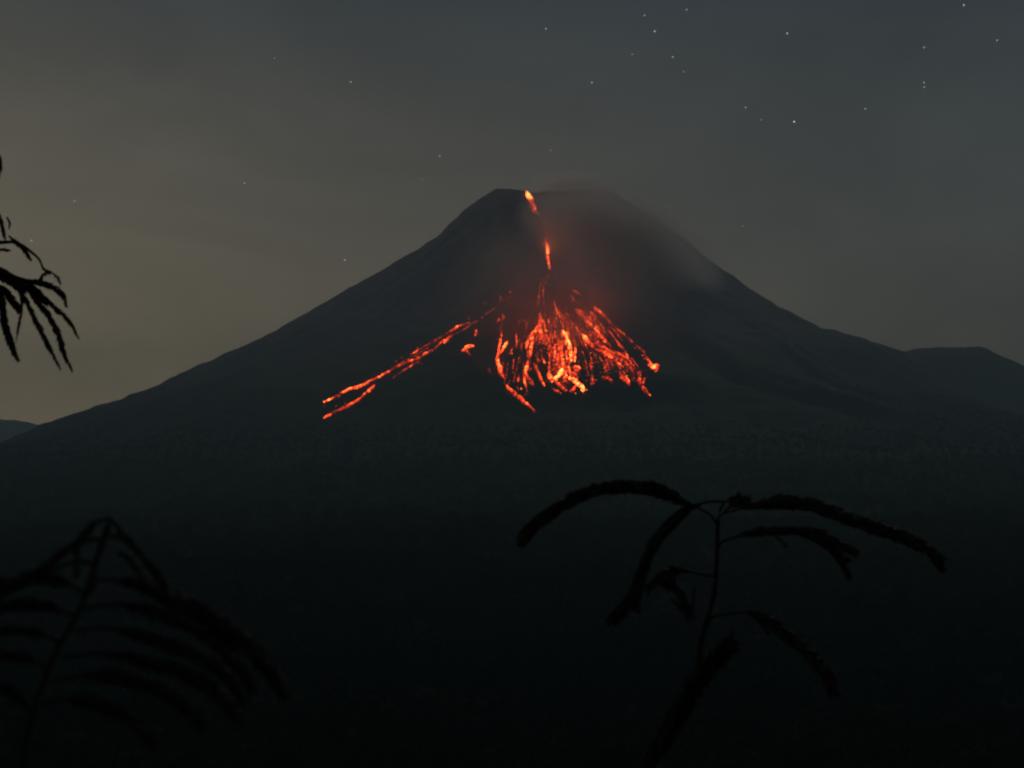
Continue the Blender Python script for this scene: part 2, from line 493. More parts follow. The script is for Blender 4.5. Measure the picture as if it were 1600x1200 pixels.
def lava_flow(label, strands, boulders=10, group="lava flows on the volcano face"):
    """strands: list of (points [(u, v, width px, heat)], how many parallel threads, sideways spread px)"""
    V, Fc, H = [], [], []
    EV, EF, EH = [], [], []
    off = 0; eoff = 0
    for pts, count, spread in strands:
        pts = np.array(pts, float)
        for c in range(count):
            q = resample(pts, 1.6)
            n = len(q)
            s = np.arange(n) * 1.6
            sd = int(rng.integers(1, 9999))
            lat = rng.normal(0, 1) * spread * (0.0 if count == 1 else 1.0)
            wob = vnoise(s / 16, s * 0 + c, sd) * (1.6 + spread * .32) + vnoise(s / 5, s * 0 + c, sd + 1) * .8
            tan = np.gradient(q[:, :2], axis=0); tan /= np.linalg.norm(tan, axis=1)[:, None] + 1e-9
            nor = np.stack([-tan[:, 1], tan[:, 0]], -1)
            uv = q[:, :2] + nor * (lat + wob)[:, None]
            if count > 1:                                   # threads start and stop at different places
                a = int(rng.uniform(0, .45) * n); b = int(n - rng.uniform(0, .4) * n)
                if b - a < 5: a, b = 0, n
            else:
                a, b = 0, n
            uv, w, h, s_ = uv[a:b], q[a:b, 2], q[a:b, 3], s[a:b]
            n = b - a
            w = .84 * w * (0.75 + .9 * np.abs(vnoise(s_ / 7, s_ * 0 + 5, sd + 2)) * 2 * .6) * (1 if count == 1 else rng.uniform(.45, 1.0))
            endt = np.minimum(1, np.minimum(np.arange(n), np.arange(n)[::-1]) / 3.0)
            w = np.maximum(w * (0.25 + .75 * endt), .5)
            h = h + vnoise(s_ / 11, s_ * 0 + 9, sd + 3) * .55 + (0 if count == 1 else rng.normal(0, .09))
            xy = drape(uv[:, 0], uv[:, 1])
            xy[1:-1] = .25 * xy[:-2] + .5 * xy[1:-1] + .25 * xy[2:]
            tw = np.gradient(xy, axis=0); tw /= np.linalg.norm(tw, axis=1)[:, None] + 1e-9
            nw = np.stack([-tw[:, 1], tw[:, 0]], -1)
            half = w * .5 * np.hypot(xy[:, 0], xy[:, 1]) / FOC          # metres
            rows = []
            prof = [(-1.0, -.6), (-.62, .42), (-.2, .66), (.25, .7), (.66, .4), (1.0, -.6)]
            for (a_, zz) in prof:
                jit = 1 + .35 * (rng.random(n) - .5)
                pxy = xy + nw * (half * a_ * jit)[:, None]
                pz = ground_z(pxy[:, 0], pxy[:, 1]) + 2.2 + zz * np.minimum(half * .9, 6.0) * (1 + .6 * (rng.random(n) - .5))
                rows.append(np.concatenate([pxy, pz[:, None]], 1))
            R = np.stack(rows, 1)                                       # n, 6, 3
            V.append(R.reshape(-1, 3))
            edge = np.array([-.28, -.05, .04, .04, -.05, -.28])
            H.append((h[:, None] + edge[None]).ravel())
            m = len(prof)
            I = np.arange(n * m).reshape(n, m) + off
            Fc.append(np.stack([I[:-1, :-1], I[:-1, 1:], I[1:, 1:], I[1:, :-1]], -1).reshape(-1, 4))
            off += n * m
            for _ in range(max(1, int(boulders * n / 60))):             # loose glowing rocks beside the stream
                i = int(rng.integers(0, n))
                u0 = uv[i] + nor[min(i, len(nor) - 1)] * rng.normal(0, 3.5 + spread) + tan[min(i, len(tan) - 1)] * rng.uniform(-2, 5)
                e = drape(u0[None, 0], u0[None, 1])[0]
                rad = rng.uniform(.8, 2.3)
                vv = IV0 * rad * rng.uniform(.7, 1.25, (12, 1)) + np.array([e[0], e[1], float(ground_z(e[0], e[1])) + 1.2])
                EV.append(vv); EF.append(IF0 + eoff); eoff += 12
                EH.append(np.full(12, rng.uniform(.35, .85)))
    o = mesh_obj("lava_flow", np.concatenate(V), np.concatenate(Fc), M_lava)
    at = o.data.attributes.new('molten', 'FLOAT', 'POINT')
    at.data.foreach_set('value', np.concatenate(H).astype(np.float32))
    tag(o, label, "lava flow", group)
    e = mesh_obj("glowing_rocks", np.concatenate(EV), np.concatenate(EF), M_ember, o, False)
    at = e.data.attributes.new('molten', 'FLOAT', 'POINT')
    at.data.foreach_set('value', np.concatenate(EH).astype(np.float32))
    e['kind'] = 'stuff'
    return o


def filaments(n, x0, x1, heat, wide=1.0):
    """short broken threads of rubble fanning out from the foot of the chute"""
    o = []
    for _ in range(n):
        bx = rng.uniform(x0, x1)
        top = np.array([852 + rng.normal(0, 10) + (bx - 890) * .12, 440.0])
        foot = np.array([bx, 606 - abs(bx - 890) * .05])
        t0 = rng.uniform(.22, .82) if abs(bx - 885) < 60 else rng.uniform(.35, .85)
        t1 = min(1.0, t0 + rng.uniform(.08, .30))
        bend = rng.normal(0, 4)
        pts = []
        for t in np.linspace(t0, t1, 5):
            p = top + (foot - top) * t
            sag = 10 * math.sin(math.pi * t) * (1 if bx > 885 else -.6)
            pts.append((p[0] + sag + bend * math.sin(3.1 * t), p[1], rng.uniform(1.6, 3.4) * wide, heat + rng.normal(0, .1) + .1 * (t - .5)))
        o.append((pts, 1, 0))
    return o


lava_flow("short lava tongue with a white hot spot spilling over the crater rim", [
    ([(822, 299, 6, .5), (826, 305, 14, 1.3), (828, 310, 12, 1.15), (830, 316, 9, .6), (834, 323, 10, .68), (837, 331, 7, .45)], 1, 0),
    ([(824, 302, 5, .5), (830, 314, 6, .5), (836, 330, 5, .4), (844, 338, 3, .25)], 4, 2.2)], 5)
lava_flow("thin vertical lava trickle in the gully below the summit vent", [
    ([(838, 331, 4, .54), (845, 340, 5, .50), (851, 350, 5, .50), (854, 362, 4, .52), (854, 374, 5, .58), (855, 392, 7, .80), (855, 405, 6, .66), (857, 415, 4, .52), (860, 426, 3, .42)], 1, 0),
    ([(857, 424, 3, .34), (850, 436, 3, .33), (847, 448, 4, .31), (846, 464, 4, .33), (846, 484, 4, .38)], 4, 2.6),
    ([(852, 350, 3, .25), (855, 380, 4, .45), (857, 408, 3, .35)], 2, 1.5)], 4)
lava_flow("long thin orange lava stream running far down the left side", [
    ([(747, 502, 5, .28), (735, 510, 5, .35), (717, 520, 4, .35), (690, 535, 5, .52), (680, 545, 6, .62), (665, 554, 5, .5), (647, 562, 5, .55), (625, 572, 5, .55), (600, 585, 4, .45), (577, 598, 5, .5), (557, 606, 7, .78), (543, 611, 7, .82), (522, 621, 5, .55), (505, 630, 7, .80)], 1, 0),
    ([(735, 505, 4, .35), (717, 510, 6, .65), (700, 520, 4, .4), (690, 530, 4, .35)], 1, 0),
    ([(722, 514, 3, .35), (690, 530, 3, .4), (660, 548, 3, .35), (625, 566, 3, .32), (600, 580, 3, .3)], 3, 3.0),
    ([(703, 529, 5, .5), (698, 533, 7, .8), (690, 536, 4, .5)], 1, 0),
    ([(656, 547, 4, .5), (649, 551, 7, .82), (645, 554, 4, .6)], 1, 0),
    ([(748, 501, 4, .28), (766, 488, 3, .21), (786, 473, 3, .17), (808, 458, 3, .13), (830, 446, 3, .13), (845, 437, 3, .16)], 3, 3.5),
    ([(662, 561, 3, .32), (645, 571, 4, .36), (628, 581, 3, .3), (613, 591, 3, .3)], 1, 0)], 7)
lava_flow("lower prong of the forked lava stream on the left side", [
    ([(586, 603, 6, .8), (580, 609, 5, .65), (570, 617, 4, .55), (557, 627, 5, .62), (545, 634, 5, .55), (533, 641, 5, .42), (523, 645, 4, .5), (506, 655, 6, .7)], 1, 0),
    ([(560, 622, 3, .4), (545, 632, 3, .35), (528, 640, 3, .3)], 2, 1.2)], 4)
lava_flow("small isolated lava patch just right of the long left stream", [
    ([(741, 541, 5, .45), (731, 543, 8, .75), (726, 547, 9, .85), (720, 551, 5, .5)], 1, 0),
    ([(728, 548, 5, .6), (732, 553, 4, .4), (734, 558, 3, .25)], 1, 0)], 6)
lava_flow("dim lava fleck just above the small isolated patch", [
    ([(746, 513, 4, .38), (743, 520, 6, .48), (741, 526, 4, .32)], 1, 0)], 2)
lava_flow("thin curved lava thread at the left edge of the fan", [
    ([(786, 492, 3, .40), (785, 510, 3, .36), (783, 530, 4, .45), (780, 546, 6, .62), (776, 562, 7, .68), (780, 572, 7, .85), (783, 583, 8, .5), (789, 592, 7, .4)], 1, 0),
    ([(794, 533, 5, .5), (789, 540, 6, .72), (781, 553, 6, .65)], 1, 0),
    ([(781, 498, 4, .4), (778, 503, 5, .52), (774, 509, 3, .3)], 1, 0),
    ([(762, 576, 4, .35), (766, 581, 5, .45), (770, 587, 3, .3)], 1, 0),
    ([(785, 560, 4, .4), (780, 580, 4, .4), (784, 590, 4, .4)], 2, 3.0),
    *filaments(3, 770, 798, .32)], 8)
lava_flow("short slanting lava tongue lowest of all near the fan's left foot", [
    ([(791, 603, 6, .7), (798, 611, 9, .68), (807, 620, 10, .58), (818, 629, 9, .5), (828, 637, 6, .42), (838, 645, 4, .3)], 1, 0),
    ([(794, 605, 4, .6), (806, 616, 5, .55), (826, 634, 4, .4)], 4, 2.5),
    ([(808, 606, 3, .6), (811, 610, 3, .5)], 1, 0)], 5)
lava_flow("forked lava lobe between the thin curved thread and the widest column", [
    ([(843, 491, 6, .45), (845, 500, 9, .52), (843, 511, 10, .65), (836, 519, 9, .66), (829, 526, 9, .64), (824, 534, 8, .55), (822, 546, 4, .45)], 1, 0),
    ([(842, 508, 9, .62), (846, 522, 10, .6), (849, 534, 9, .55), (858, 543, 6, .42), (866, 546, 4, .35)], 1, 0),
    ([(830, 524, 9, .6), (831, 535, 8, .6), (829, 547, 6, .75), (827, 560, 5, .7), (824, 570, 7, .82), (820, 583, 7, .7), (819, 594, 6, .62), (822, 606, 4, .45), (825, 618, 3, .3)], 1, 0),
    ([(833, 568, 5, .62), (837, 575, 7, .62), (842, 586, 6, .55), (847, 597, 5, .58), (852, 606, 4, .5)], 1, 0),
    ([(820, 583, 8, .68), (823, 591, 11, .62), (830, 597, 8, .48), (835, 605, 4, .3)], 1, 0),
    ([(842, 505, 5, .5), (834, 525, 6, .55), (829, 555, 5, .5)], 6, 5.0),
    ([(806, 518, 4, .3), (809, 528, 5, .42), (810, 538, 4, .4), (806, 550, 3, .3)], 2, 2.0),
    ([(848, 520, 4, .45), (858, 548, 4, .38), (866, 572, 3, .3)], 3, 4.0),
    *filaments(7, 800, 846, .33),
    *filaments(7, 800, 846, .17, 2.4)], 7)
lava_flow("widest and brightest lava column in the middle of the fan", [
    ([(866, 471, 4, .6), (868, 478, 5, .6), (872, 490, 4, .5), (878, 499, 4, .45)], 1, 0),
    ([(880, 492, 6, .6), (884, 500, 8, .55), (889, 510, 6, .45), (897, 523, 5, .4), (905, 535, 4, .35)], 1, 0),
    ([(879, 517, 6, .85), (882, 523, 8, 1.1), (886, 530, 7, 1.05), (890, 539, 7, .75), (892, 552, 8, .6), (893, 566, 8, .55)], 1, 0),
    ([(871, 515, 6, .42), (873, 530, 7, .48), (871, 545, 6, .52), (867, 560, 7, .45), (866, 575, 7, .5), (868, 590, 6, .55)], 2, 3.0),
    ([(884, 535, 6, .5), (885, 555, 7, .55), (882, 572, 8, .5), (884, 588, 9, .5), (890, 600, 8, .5), (898, 608, 6, .45)], 3, 4.0),
    ([(868, 575, 8, .6), (861, 582, 9, .7), (856, 586, 8, .75), (862, 594, 9, .6), (871, 598, 6, .5)], 1, 0),
    ([(880, 576, 6, .85), (875, 586, 9, 1.12), (866, 594, 9, .98), (862, 599, 5, .7)], 1, 0),
    ([(893, 575, 8, .6), (902, 574, 9, .6), (907, 577, 7, .55), (898, 584, 10, .62), (890, 592, 9, .62)], 1, 0),
    ([(886, 590, 7, .85), (896, 595, 9, .92), (905, 603, 9, .86), (912, 606, 7, .75), (908, 613, 7, .95)], 1, 0),
    ([(900, 603, 6, .7), (894, 610, 6, .7), (889, 616, 4, .5)], 1, 0),
    ([(879, 512, 4, .5), (878, 545, 4.5, .52), (877, 575, 5, .52), (878, 600, 5, .48)], 18, 9.5),
    *filaments(20, 850, 925, .38),
    *filaments(12, 845, 930, .20, 2.6),
    ([(862, 590, 5, .42), (875, 604, 6, .42), (890, 612, 5, .35)], 6, 4.0)], 9)
lava_flow("broad dull red lava band right of the widest column", [
    ([(892, 458, 6, .22), (897, 462, 8, .26), (906, 467, 6, .2)], 3, 4.0),
    ([(898, 484, 8, .5), (908, 491, 11, .52), (916, 501, 10, .5), (924, 512, 9, .5), (931, 522, 9, .48), (938, 532, 8, .46), (946, 542, 7, .42)], 1, 0),
    ([(901, 486, 5, .45), (920, 503, 6, .48), (940, 535, 5, .42), (952, 550, 4, .38)], 8, 5.0),
    ([(910, 523, 6, .62), (914, 530, 8, .66), (921, 538, 8, .62), (932, 545, 8, .56), (943, 551, 9, .58), (955, 557, 12, .64), (965, 563, 13, .62), (976, 569, 10, .52), (987, 576, 6, .42), (996, 583, 4, .35)], 1, 0),
    ([(915, 532, 4, .5), (945, 551, 6, .55), (972, 565, 6, .5), (992, 578, 4, .4)], 7, 3.5),
    ([(920, 538, 3, .42), (928, 552, 3, .4), (934, 566, 3, .4), (939, 580, 3, .38), (941, 590, 3, .4)], 2, 1.8),
    *filaments(17, 915, 990, .34),
    *filaments(13, 915, 1000, .17, 2.6),
    ([(938, 591, 3, .5), (946, 590, 5, .6), (953, 593, 7, .55), (958, 597, 4, .4)], 1, 0)], 8)
lava_flow("outermost right lava thread ending in a white hot spot", [
    ([(929, 480, 6, .5), (934, 486, 10, .56), (941, 493, 9, .46), (947, 498, 6, .34), (955, 506, 4, .3), (962, 513, 6, .46), (969, 519, 5, .45), (980, 528, 3, .34), (990, 537, 4, .4), (999, 543, 5, .44), (1006, 552, 4, .42), (1012, 562, 4, .45), (1017, 570, 5, .62), (1022, 576, 11, 1.08), (1026, 579, 8, .9)], 1, 0),
    ([(1012, 571, 4, .5), (1019, 573, 7, .8), (1029, 571, 6, .7), (1024, 582, 7, .7)], 1, 0),
    ([(950, 500, 3, .35), (975, 525, 3, .35), (1002, 550, 3, .36)], 5, 4.0),
    *filaments(6, 985, 1018, .34)], 6)
lava_flow("thin pale lava streak between the red band and the outermost thread", [
    ([(955, 523, 4, .34), (961, 531, 5, .5), (966, 537, 4, .42), (973, 545, 4, .42), (979, 553, 5, .5), (983, 562, 4, .48)], 1, 0),
    ([(940, 505, 4, .3), (957, 522, 4, .36), (972, 542, 3, .36)], 4, 3.5)], 6)
lava_flow("short orange lava dribble under the red band", [
    ([(968, 576, 5, .72), (970, 584, 7, .68), (972, 591, 8, .62), (979, 597, 6, .5), (986, 604, 6, .55)], 1, 0),
    ([(969, 580, 4, .6), (974, 592, 5, .55), (984, 602, 4, .45)], 2, 1.8),
    ([(955, 572, 4, .3), (957, 578, 5, .36)], 1, 0)], 5)
lava_flow("right foot of the lava fan reaching down to the dark ridge", [
    ([(996, 580, 4, .6), (1001, 588, 7, .64), (998, 597, 8, .66), (1003, 604, 9, .64), (1008, 610, 7, .52), (1013, 616, 4, .45), (1017, 621, 4, .6)], 1, 0),
    ([(998, 585, 4, .5), (1008, 592, 7, .5), (1004, 603, 6, .5), (1012, 616, 3, .4)], 3, 2.2)], 5)


def spark(u, v, label):
    e = drape(np.array([u]), np.array([v]))[0]
    vv = IV1 * 2.1 * rng.uniform(.8, 1.2, (len(IV1), 1)) + np.array([e[0], e[1], float(ground_z(e[0], e[1])) + 1.2])
    o = mesh_obj("lava_boulder", vv, IF1, M_ember, None, False)
    at = o.data.attributes.new('molten', 'FLOAT', 'POINT')
    at.data.foreach_set('value', np.full(len(IV1), .55, np.float32))
    tag(o, label, "lava boulder", "lone glowing boulders above the fan")


spark(786, 424, "lone glowing boulder highest and left of the vertical trickle")
spark(797, 457, "left one of two glowing boulders above the curved thread")
spark(809, 457, "right one of two glowing boulders above the curved thread")
spark(758, 475, "lone glowing boulder above the upper end of the long left stream")
spark(845, 374, "tiny glowing boulder close beside the vertical trickle")
spark(842, 386, "tiny glowing boulder just left of the trickle's brightest stretch")


# ------------------------------------------------------------------ ash cloud and dust
def cloud(name, label, cat, centre, radii, tilt, seed, density, color, power, nscale, lump=.16):
    """a lumpy closed cloud; its density falls off to nothing towards its skin"""
    v, f = ico(3)
    n = 1 + lump * 2 * fbm(v[:, 0] * 1.7 + seed, v[:, 2] * 1.7 + v[:, 1] * 1.3, seed, 3)
    o = mesh_obj(name, v * n[:, None], f, None)
    o.location = centre
    o.scale = radii
    o.rotation_euler = tilt
    m, k = mat(name + "_volume")
    ob = k.n('ShaderNodeTexCoord').outputs['Object']
    pos = k.n('ShaderNodeNewGeometry').outputs['Position']
    ln = k.n('ShaderNodeVectorMath', operation='LENGTH', ins={0: ob}).outputs['Value']
    soft = k.n('ShaderNodeMapRange', ins={0: ln, 1: 0.92, 2: 0.25}, interpolation_type='SMOOTHSTEP').outputs[0]
    soft = k.math('POWER', soft, power)
    nz = k.noise(pos, nscale, 4, .6, .4)
    nz = k.n('ShaderNodeMapRange', ins={0: nz, 1: 0.34, 2: 0.66, 3: .35, 4: 1.35}).outputs[0]
    d = k.math('MULTIPLY', k.math('MULTIPLY', soft, nz), density)
    pv = k.n('ShaderNodeVolumePrincipled', ins={'Density': d})
    pv.inputs['Color'].default_value = (*color, 1)
    pv.inputs['Anisotropy'].default_value = 0.62
    k.n('ShaderNodeOutputMaterial', ins={'Volume': m and pv.outputs[0]})
    o.data.materials.append(m)
    tag(o, label, cat)
    return o


def at_depth(u, v, Y):
    d = ray(u, v)
    p = d * (Y / d[1])
    return (float(p[0]), float(p[1]), float(p[2]) + CAMZ)


cloud("ash_cloud", "brownish grey ash cloud drifting over the summit and right flank", "ash cloud",
      at_depth(972, 386, 5300), (440, 235, 225), (0, math.radians(24), 0), 3, 0.024, (.985, .945, .915), .75, 0.0045)
cloud("ash_puff", "thin flat ash puff capping the crater just right of the vent", "ash cloud",
      at_depth(905, 295, 5790), (235, 200, 66), (0, math.radians(4), 0), 5, 0.014, (.985, .955, .93), 1.0, 0.008)
cloud("dust_veil", "thin reddish dust veil hanging in front of the lava fan", "dust",
      at_depth(874, 470, 4740), (450, 360, 340), (0, math.radians(10), 0), 8, 0.0019, (.96, .92, .89), 1.0, 0.006)

# ------------------------------------------------------------------ stars
def star_material(name, col, s):
    m, k = mat(name)
    e = k.n('ShaderNodeEmission', ins={'Color': (*col, 1), 'Strength': s})
    k.n('ShaderNodeOutputMaterial', ins={0: e.outputs[0]})
    return m


STAR_FAR = 120000.0
star_mesh = {}
for nm, col, s, rad in (("bright", (.95, .97, 1), .8, 62), ("mid", (.9, .95, 1), .62, 54), ("faint", (.9, .95, 1), .42, 48), ("gold", (1, .93, .55), 1.6, 64)):
    v, f = IV1 * rad, IF1
    me = bpy.data.meshes.new("star_" + nm)
    me.from_pydata(v.tolist(), [], f.tolist())
    me.materials.append(star_material("starlight_" + nm, col, s))
    star_mesh[nm] = me
STARS = [
    (1241, 190, "gold", "golden star high above the right flank, the brightest of all"),
    (1230, 52, "bright", "bright white star high above the golden star"),
    (1023, 49, "bright", "bright white star high above the ash cloud"),
    (1051, 89, "mid", "star just below and right of the bright one over the ash cloud"),
    (1007, 24, "mid", "star just above and left of the bright one over the ash cloud"),
    (1073, 15, "mid", "star at the upper edge above the bright one over the ash cloud"),
    (1506, 8, "bright", "bright star touching the upper edge over the flat topped hill"),
    (1558, 63, "mid", "star in the upper corner over the flat topped hill"),
    (1444, 74, "mid", "single star above the close pair over the flat topped hill"),
    (1444, 129, "mid", "upper star of the close pair over the flat topped hill"),
    (1444, 136, "mid", "lower star of the close pair over the flat topped hill"),
    (1352, 170, "mid", "star level with the golden star on its outer side"),
    (1165, 168, "mid", "star level with the golden star on its inner side"),
    (1189, 187, "faint", "faint star between the golden star and its inner neighbour"),
    (925, 129, "mid", "star alone halfway up the sky above the crater"),
    (853, 45, "mid", "star near the upper edge straight above the lava column"),
    (988, 85, "faint", "faint star below the bright one over the ash cloud"),
    (1068, 112, "faint", "faint star under the row over the ash cloud"),
    (861, 235, "faint", "faint star nearest to the crater puff"),
    (687, 244, "mid", "star above the left shoulder of the summit"),
    (548, 128, "mid", "star high above the middle of the left flank"),
    (429, 91, "faint", "faint star high over the left flank"),
    (382, 286, "mid", "star midway between the summit and the drooping branch"),
    (539, 406, "bright", "bright star low over the middle of the left flank"),
    (451, 390, "faint", "faint star beside the bright low star over the left flank"),
    (660, 280, "faint", "faint star close to the left shoulder of the summit"),
    (116, 314, "mid", "star just above the drooping branch"),
    (49, 376, "bright", "bright star touching the tip of the drooping branch"),
    (128, 536, "faint", "faint star beside the hanging leaf tips of the branch"),
    (1380, 504, "faint", "faint star low over the saddle before the flat topped hill"),
    (1160, 353, "faint", "faint star over the upper right flank beside the ash cloud"),
]
for u, v, nm, lab in STARS:
    o = bpy.data.objects.new("star", star_mesh[nm])
    d = ray(u, v)
    d = d / np.linalg.norm(d) * STAR_FAR
    o.location = (d[0], d[1], d[2] + CAMZ)
    C.objects.link(o)
    tag(o, lab, "star", "stars in the night sky")


# ------------------------------------------------------------------ foreground plants
def catmull(p, step):
    p = np.asarray(p, float)
    q = np.vstack([2 * p[0] - p[1], p, 2 * p[-1] - p[-2]])
    o = []
    for i in range(1, len(q) - 2):
        n = max(2, int(np.linalg.norm(q[i + 1, :3] - q[i, :3]) / step) + 1)
        t = np.linspace(0, 1, n, endpoint=False)[:, None]
        a, b, c, d = q[i - 1], q[i], q[i + 1], q[i + 2]
        o.append(.5 * (2 * b + (c - a) * t + (2 * a - 5 * b + 4 * c - d) * t ** 2 + (3 * b - a - 3 * c + d) * t ** 3))
    o.append(q[-2][None])
    return np.vstack(o)


def tube(p, r, sides=7):
    n = len(p)
    t = np.gradient(p, axis=0); t /= np.linalg.norm(t, axis=1)[:, None] + 1e-9
    u = np.cross(t, [0.15, 1, 0.1]); u /= np.linalg.norm(u, axis=1)[:, None] + 1e-9
    w = np.cross(t, u)
    a = np.arange(sides) * 2 * math.pi / sides
    V = p[:, None] + (u[:, None] * np.cos(a)[None, :, None] + w[:, None] * np.sin(a)[None, :, None]) * np.asarray(r)[:, None, None]
    I = np.arange(n * sides).reshape(n, sides)
    J = np.roll(I, -1, 1)
    f = np.stack([I[:-1], J[:-1], J[1:], I[1:]], -1).reshape(-1, 4).tolist()
    f += [list(range(sides))[::-1], list(range((n - 1) * sides, n * sides))]
    return V.reshape(-1, 3), f


def world(pts, D, dd=(0.0, 0.0)):
    """photograph points to a curve in space D metres out, leaning by dd metres from its start to its end"""
    pts = np.array(pts, float)
    d = ray(pts[:, 0], pts[:, 1])
    t = np.linspace(0, 1, len(pts))
    dist = D + dd[0] + (dd[1] - dd[0]) * t
    return d * (dist / d[:, 1])[:, None] + np.array([0, 0, CAMZ])


def part_curve(root, name, pts, D, r0, r1, dd=(0, 0)):
    p = catmull(world(pts, D, dd), .012)
    r = np.linspace(r0, r1, len(p)) * (1 + .12 * (rng.random(len(p)) - .5))
    v, f = tube(p - np.array(root.location), r)
    return mesh_obj(name, v, f, M_stem, root)


def frond(root, pts, D, width, bare=0.12, dd=(0.0, 0.0), rag=0.25, rach=.0013, taper=1.0):
    """a feather leaf: thin rachis with many small leaflets folded along it; width in photograph pixels"""
    p = catmull(world(pts, D, dd), .003) - np.array(root.location)
    n = len(p)
    v, f = tube(p[::3] if n > 12 else p, np.linspace(rach * 1.5, rach * .6, len(p[::3] if n > 12 else p)), 5)
    fr = mesh_obj("frond", v, f, M_stem, root)
    t = np.gradient(p, axis=0); t /= np.linalg.norm(t, axis=1)[:, None]
    U = np.cross(t, [0, 1, 0]); U /= np.linalg.norm(U, axis=1)[:, None] + 1e-9
    Wv = np.cross(t, U)
    half = width * .58 * D / FOC
    V, Fc = [], []
    s = np.linspace(0, 1, n)
    for i in range(n):
        if s[i] < bare: continue
        q = (s[i] - bare) / (1 - bare)
        env = min(1, (q + .02) / .16) ** .7 * min(1, (1 - q) * 7 * taper + .35)
        for side in (0, math.pi):
            for _ in range(3):
                if rng.random() < .06: continue
                ph = side + rng.normal(0, .6)
                op = math.radians(rng.uniform(20, 36))
                L = half * env / math.sin(op) * rng.uniform(1 - rag * .55, 1 + rag * .18)
                rad = U[i] * math.cos(ph) + Wv[i] * math.sin(ph)
                d = t[i] * math.cos(op) + rad * math.sin(op)
                d = d + np.array([0, 0, -.16]); d /= np.linalg.norm(d)
                sd = np.cross(d, rad + rng.normal(0, .4, 3)); sd /= np.linalg.norm(sd) + 1e-9
                wl = L * rng.uniform(.17, .25)
                b = p[i] + rng.normal(0, .0006, 3)
                nn = np.cross(d, sd) * L * .06
                o = len(V)
                V += [b, b + d * L * .4 + sd * wl + nn, b + d * L, b + d * L * .4 - sd * wl + nn]
                Fc += [(o, o + 1, o + 2, o + 3)]
    lf = mesh_obj("leaflets", np.array(V), Fc, M_leaf, fr)
    lf['kind'] = 'stuff'
    return fr


def base_of(pts, D):
    p = world(pts, D)[-1]
    return p


# right hand sapling
D = 2.35
stem_px = [(1122, 812), (1121, 835), (1120, 870), (1118, 910), (1112, 945), (1103, 975), (1096, 1000), (1092, 1030), (1090, 1055), (1075, 1090), (1052, 1126), (1030, 1160), (1008, 1200), (985, 1250), (968, 1310)]
w0 = world(stem_px, D)[-1]
gz = float(ground_z(w0[0], D))
sap = empty("sapling", (w0[0] - .10, D, gz))
tag(sap, "dark sapling with arching feathery fronds standing against the right slope", "plant", None)
stem3 = np.vstack([world(stem_px, D), [[w0[0] - .05, D, w0[2] - .25], [w0[0] - .09, D, gz + .3], [w0[0] - .10, D, gz - .05]]])
p = catmull(stem3, .012)
frac = np.linspace(0, 1, len(p))
rad = np.interp(p[:, 2], [gz, 1.20, 1.36, 1.42, 1.50, 1.62, 1.75], [.016, .0135, .0115, .0070, .0042, .0032, .0026])
v, f = tube(p - np.array(sap.location), rad * (1 + .10 * (rng.random(len(p)) - .5)), 8)
mesh_obj("stem", v, f, M_stem, sap)
frond(sap, [(1000, 1215), (1025, 1172), (1050, 1130), (1074, 1088), (1098, 1052), (1124, 1023), (1142, 1005)], D, 27, .0, (-.012, -.07), .3)
frond(sap, [(1121, 820), (1113, 808), (1103, 800), (1090, 794), (1076, 788), (1055, 776), (1030, 765), (992, 759), (955, 759), (920, 767), (887, 783), (855, 804), (830, 826), (815, 849)], D, 21, .13, (0, -.10), .2)
frond(sap, [(1130, 784), (1115, 783), (1098, 786), (1076, 794), (1052, 814), (1031, 836), (1016, 860), (1005, 886), (996, 912), (983, 936), (966, 958), (953, 968)], D, 22, .12, (0, .08), .5)
frond(sap, [(1010, 870), (1003, 900), (998, 925), (994, 950)], D, 16, .05, (.05, .06), .5)
frond(sap, [(1122, 813), (1124, 806), (1131, 802), (1150, 797), (1170, 792), (1190, 787), (1220, 783), (1255, 785), (1290, 794), (1325, 808), (1360, 819), (1395, 831), (1430, 846), (1457, 864), (1473, 889)], D, 23, .14, (0, .14), .45)
frond(sap, [(1132, 800), (1141, 792), (1150, 785), (1160, 784)], D, 20, .3, (0, -.02), .5)
frond(sap, [(1124, 800), (1132, 785), (1146, 781), (1158, 790)], D, 9, .3, (0, -.02), .5)
frond(sap, [(1121, 851), (1128, 847), (1143, 841), (1167, 834), (1202, 828), (1237, 828), (1269, 833), (1300, 845), (1340, 864)], D, 15, .15, (0, -.05), .4)
frond(sap, [(1232, 829), (1262, 836), (1290, 852), (1312, 876), (1328, 904)], D, 11, .1, (-.03, -.08), .4)
frond(sap, [(1232, 829), (1268, 838), (1300, 856), (1322, 874)], D, 14, .1, (-.03, -.05), .4)
frond(sap, [(1196, 830), (1212, 837), (1228, 853)], D, 5, .1, (-.02, -.04), .4)
frond(sap, [(1236, 827), (1260, 826), (1290, 830)], D, 7, .1, (-.02, -.04), .4)
frond(sap, [(1115, 900), (1098, 898), (1080, 894), (1055, 890), (1037, 897), (1024, 907), (1013, 917)], D, 13, .35, (0, -.05), .4)
frond(sap, [(1064, 892), (1052, 905), (1062, 925), (1072, 945), (1079, 962)], D, 16, .1, (-.02, -.05), .5, taper=.6)
frond(sap, [(1058, 892), (1048, 900), (1040, 910)], D, 16, .1, (-.02, -.05), .5)
frond(sap, [(1085, 917), (1083, 940), (1080, 963)], D, 6, .05, (-.02, -.03), .4)
frond(sap, [(1047, 934), (1062, 948), (1078, 962)], D, 7, .05, (-.02, -.03), .4)
frond(sap, [(1108, 965), (1122, 962), (1142, 959), (1167, 957), (1195, 967), (1220, 984), (1248, 1004), (1269, 1025), (1288, 1050), (1303, 1080)], D, 22, .25, (0, -.12), .4)
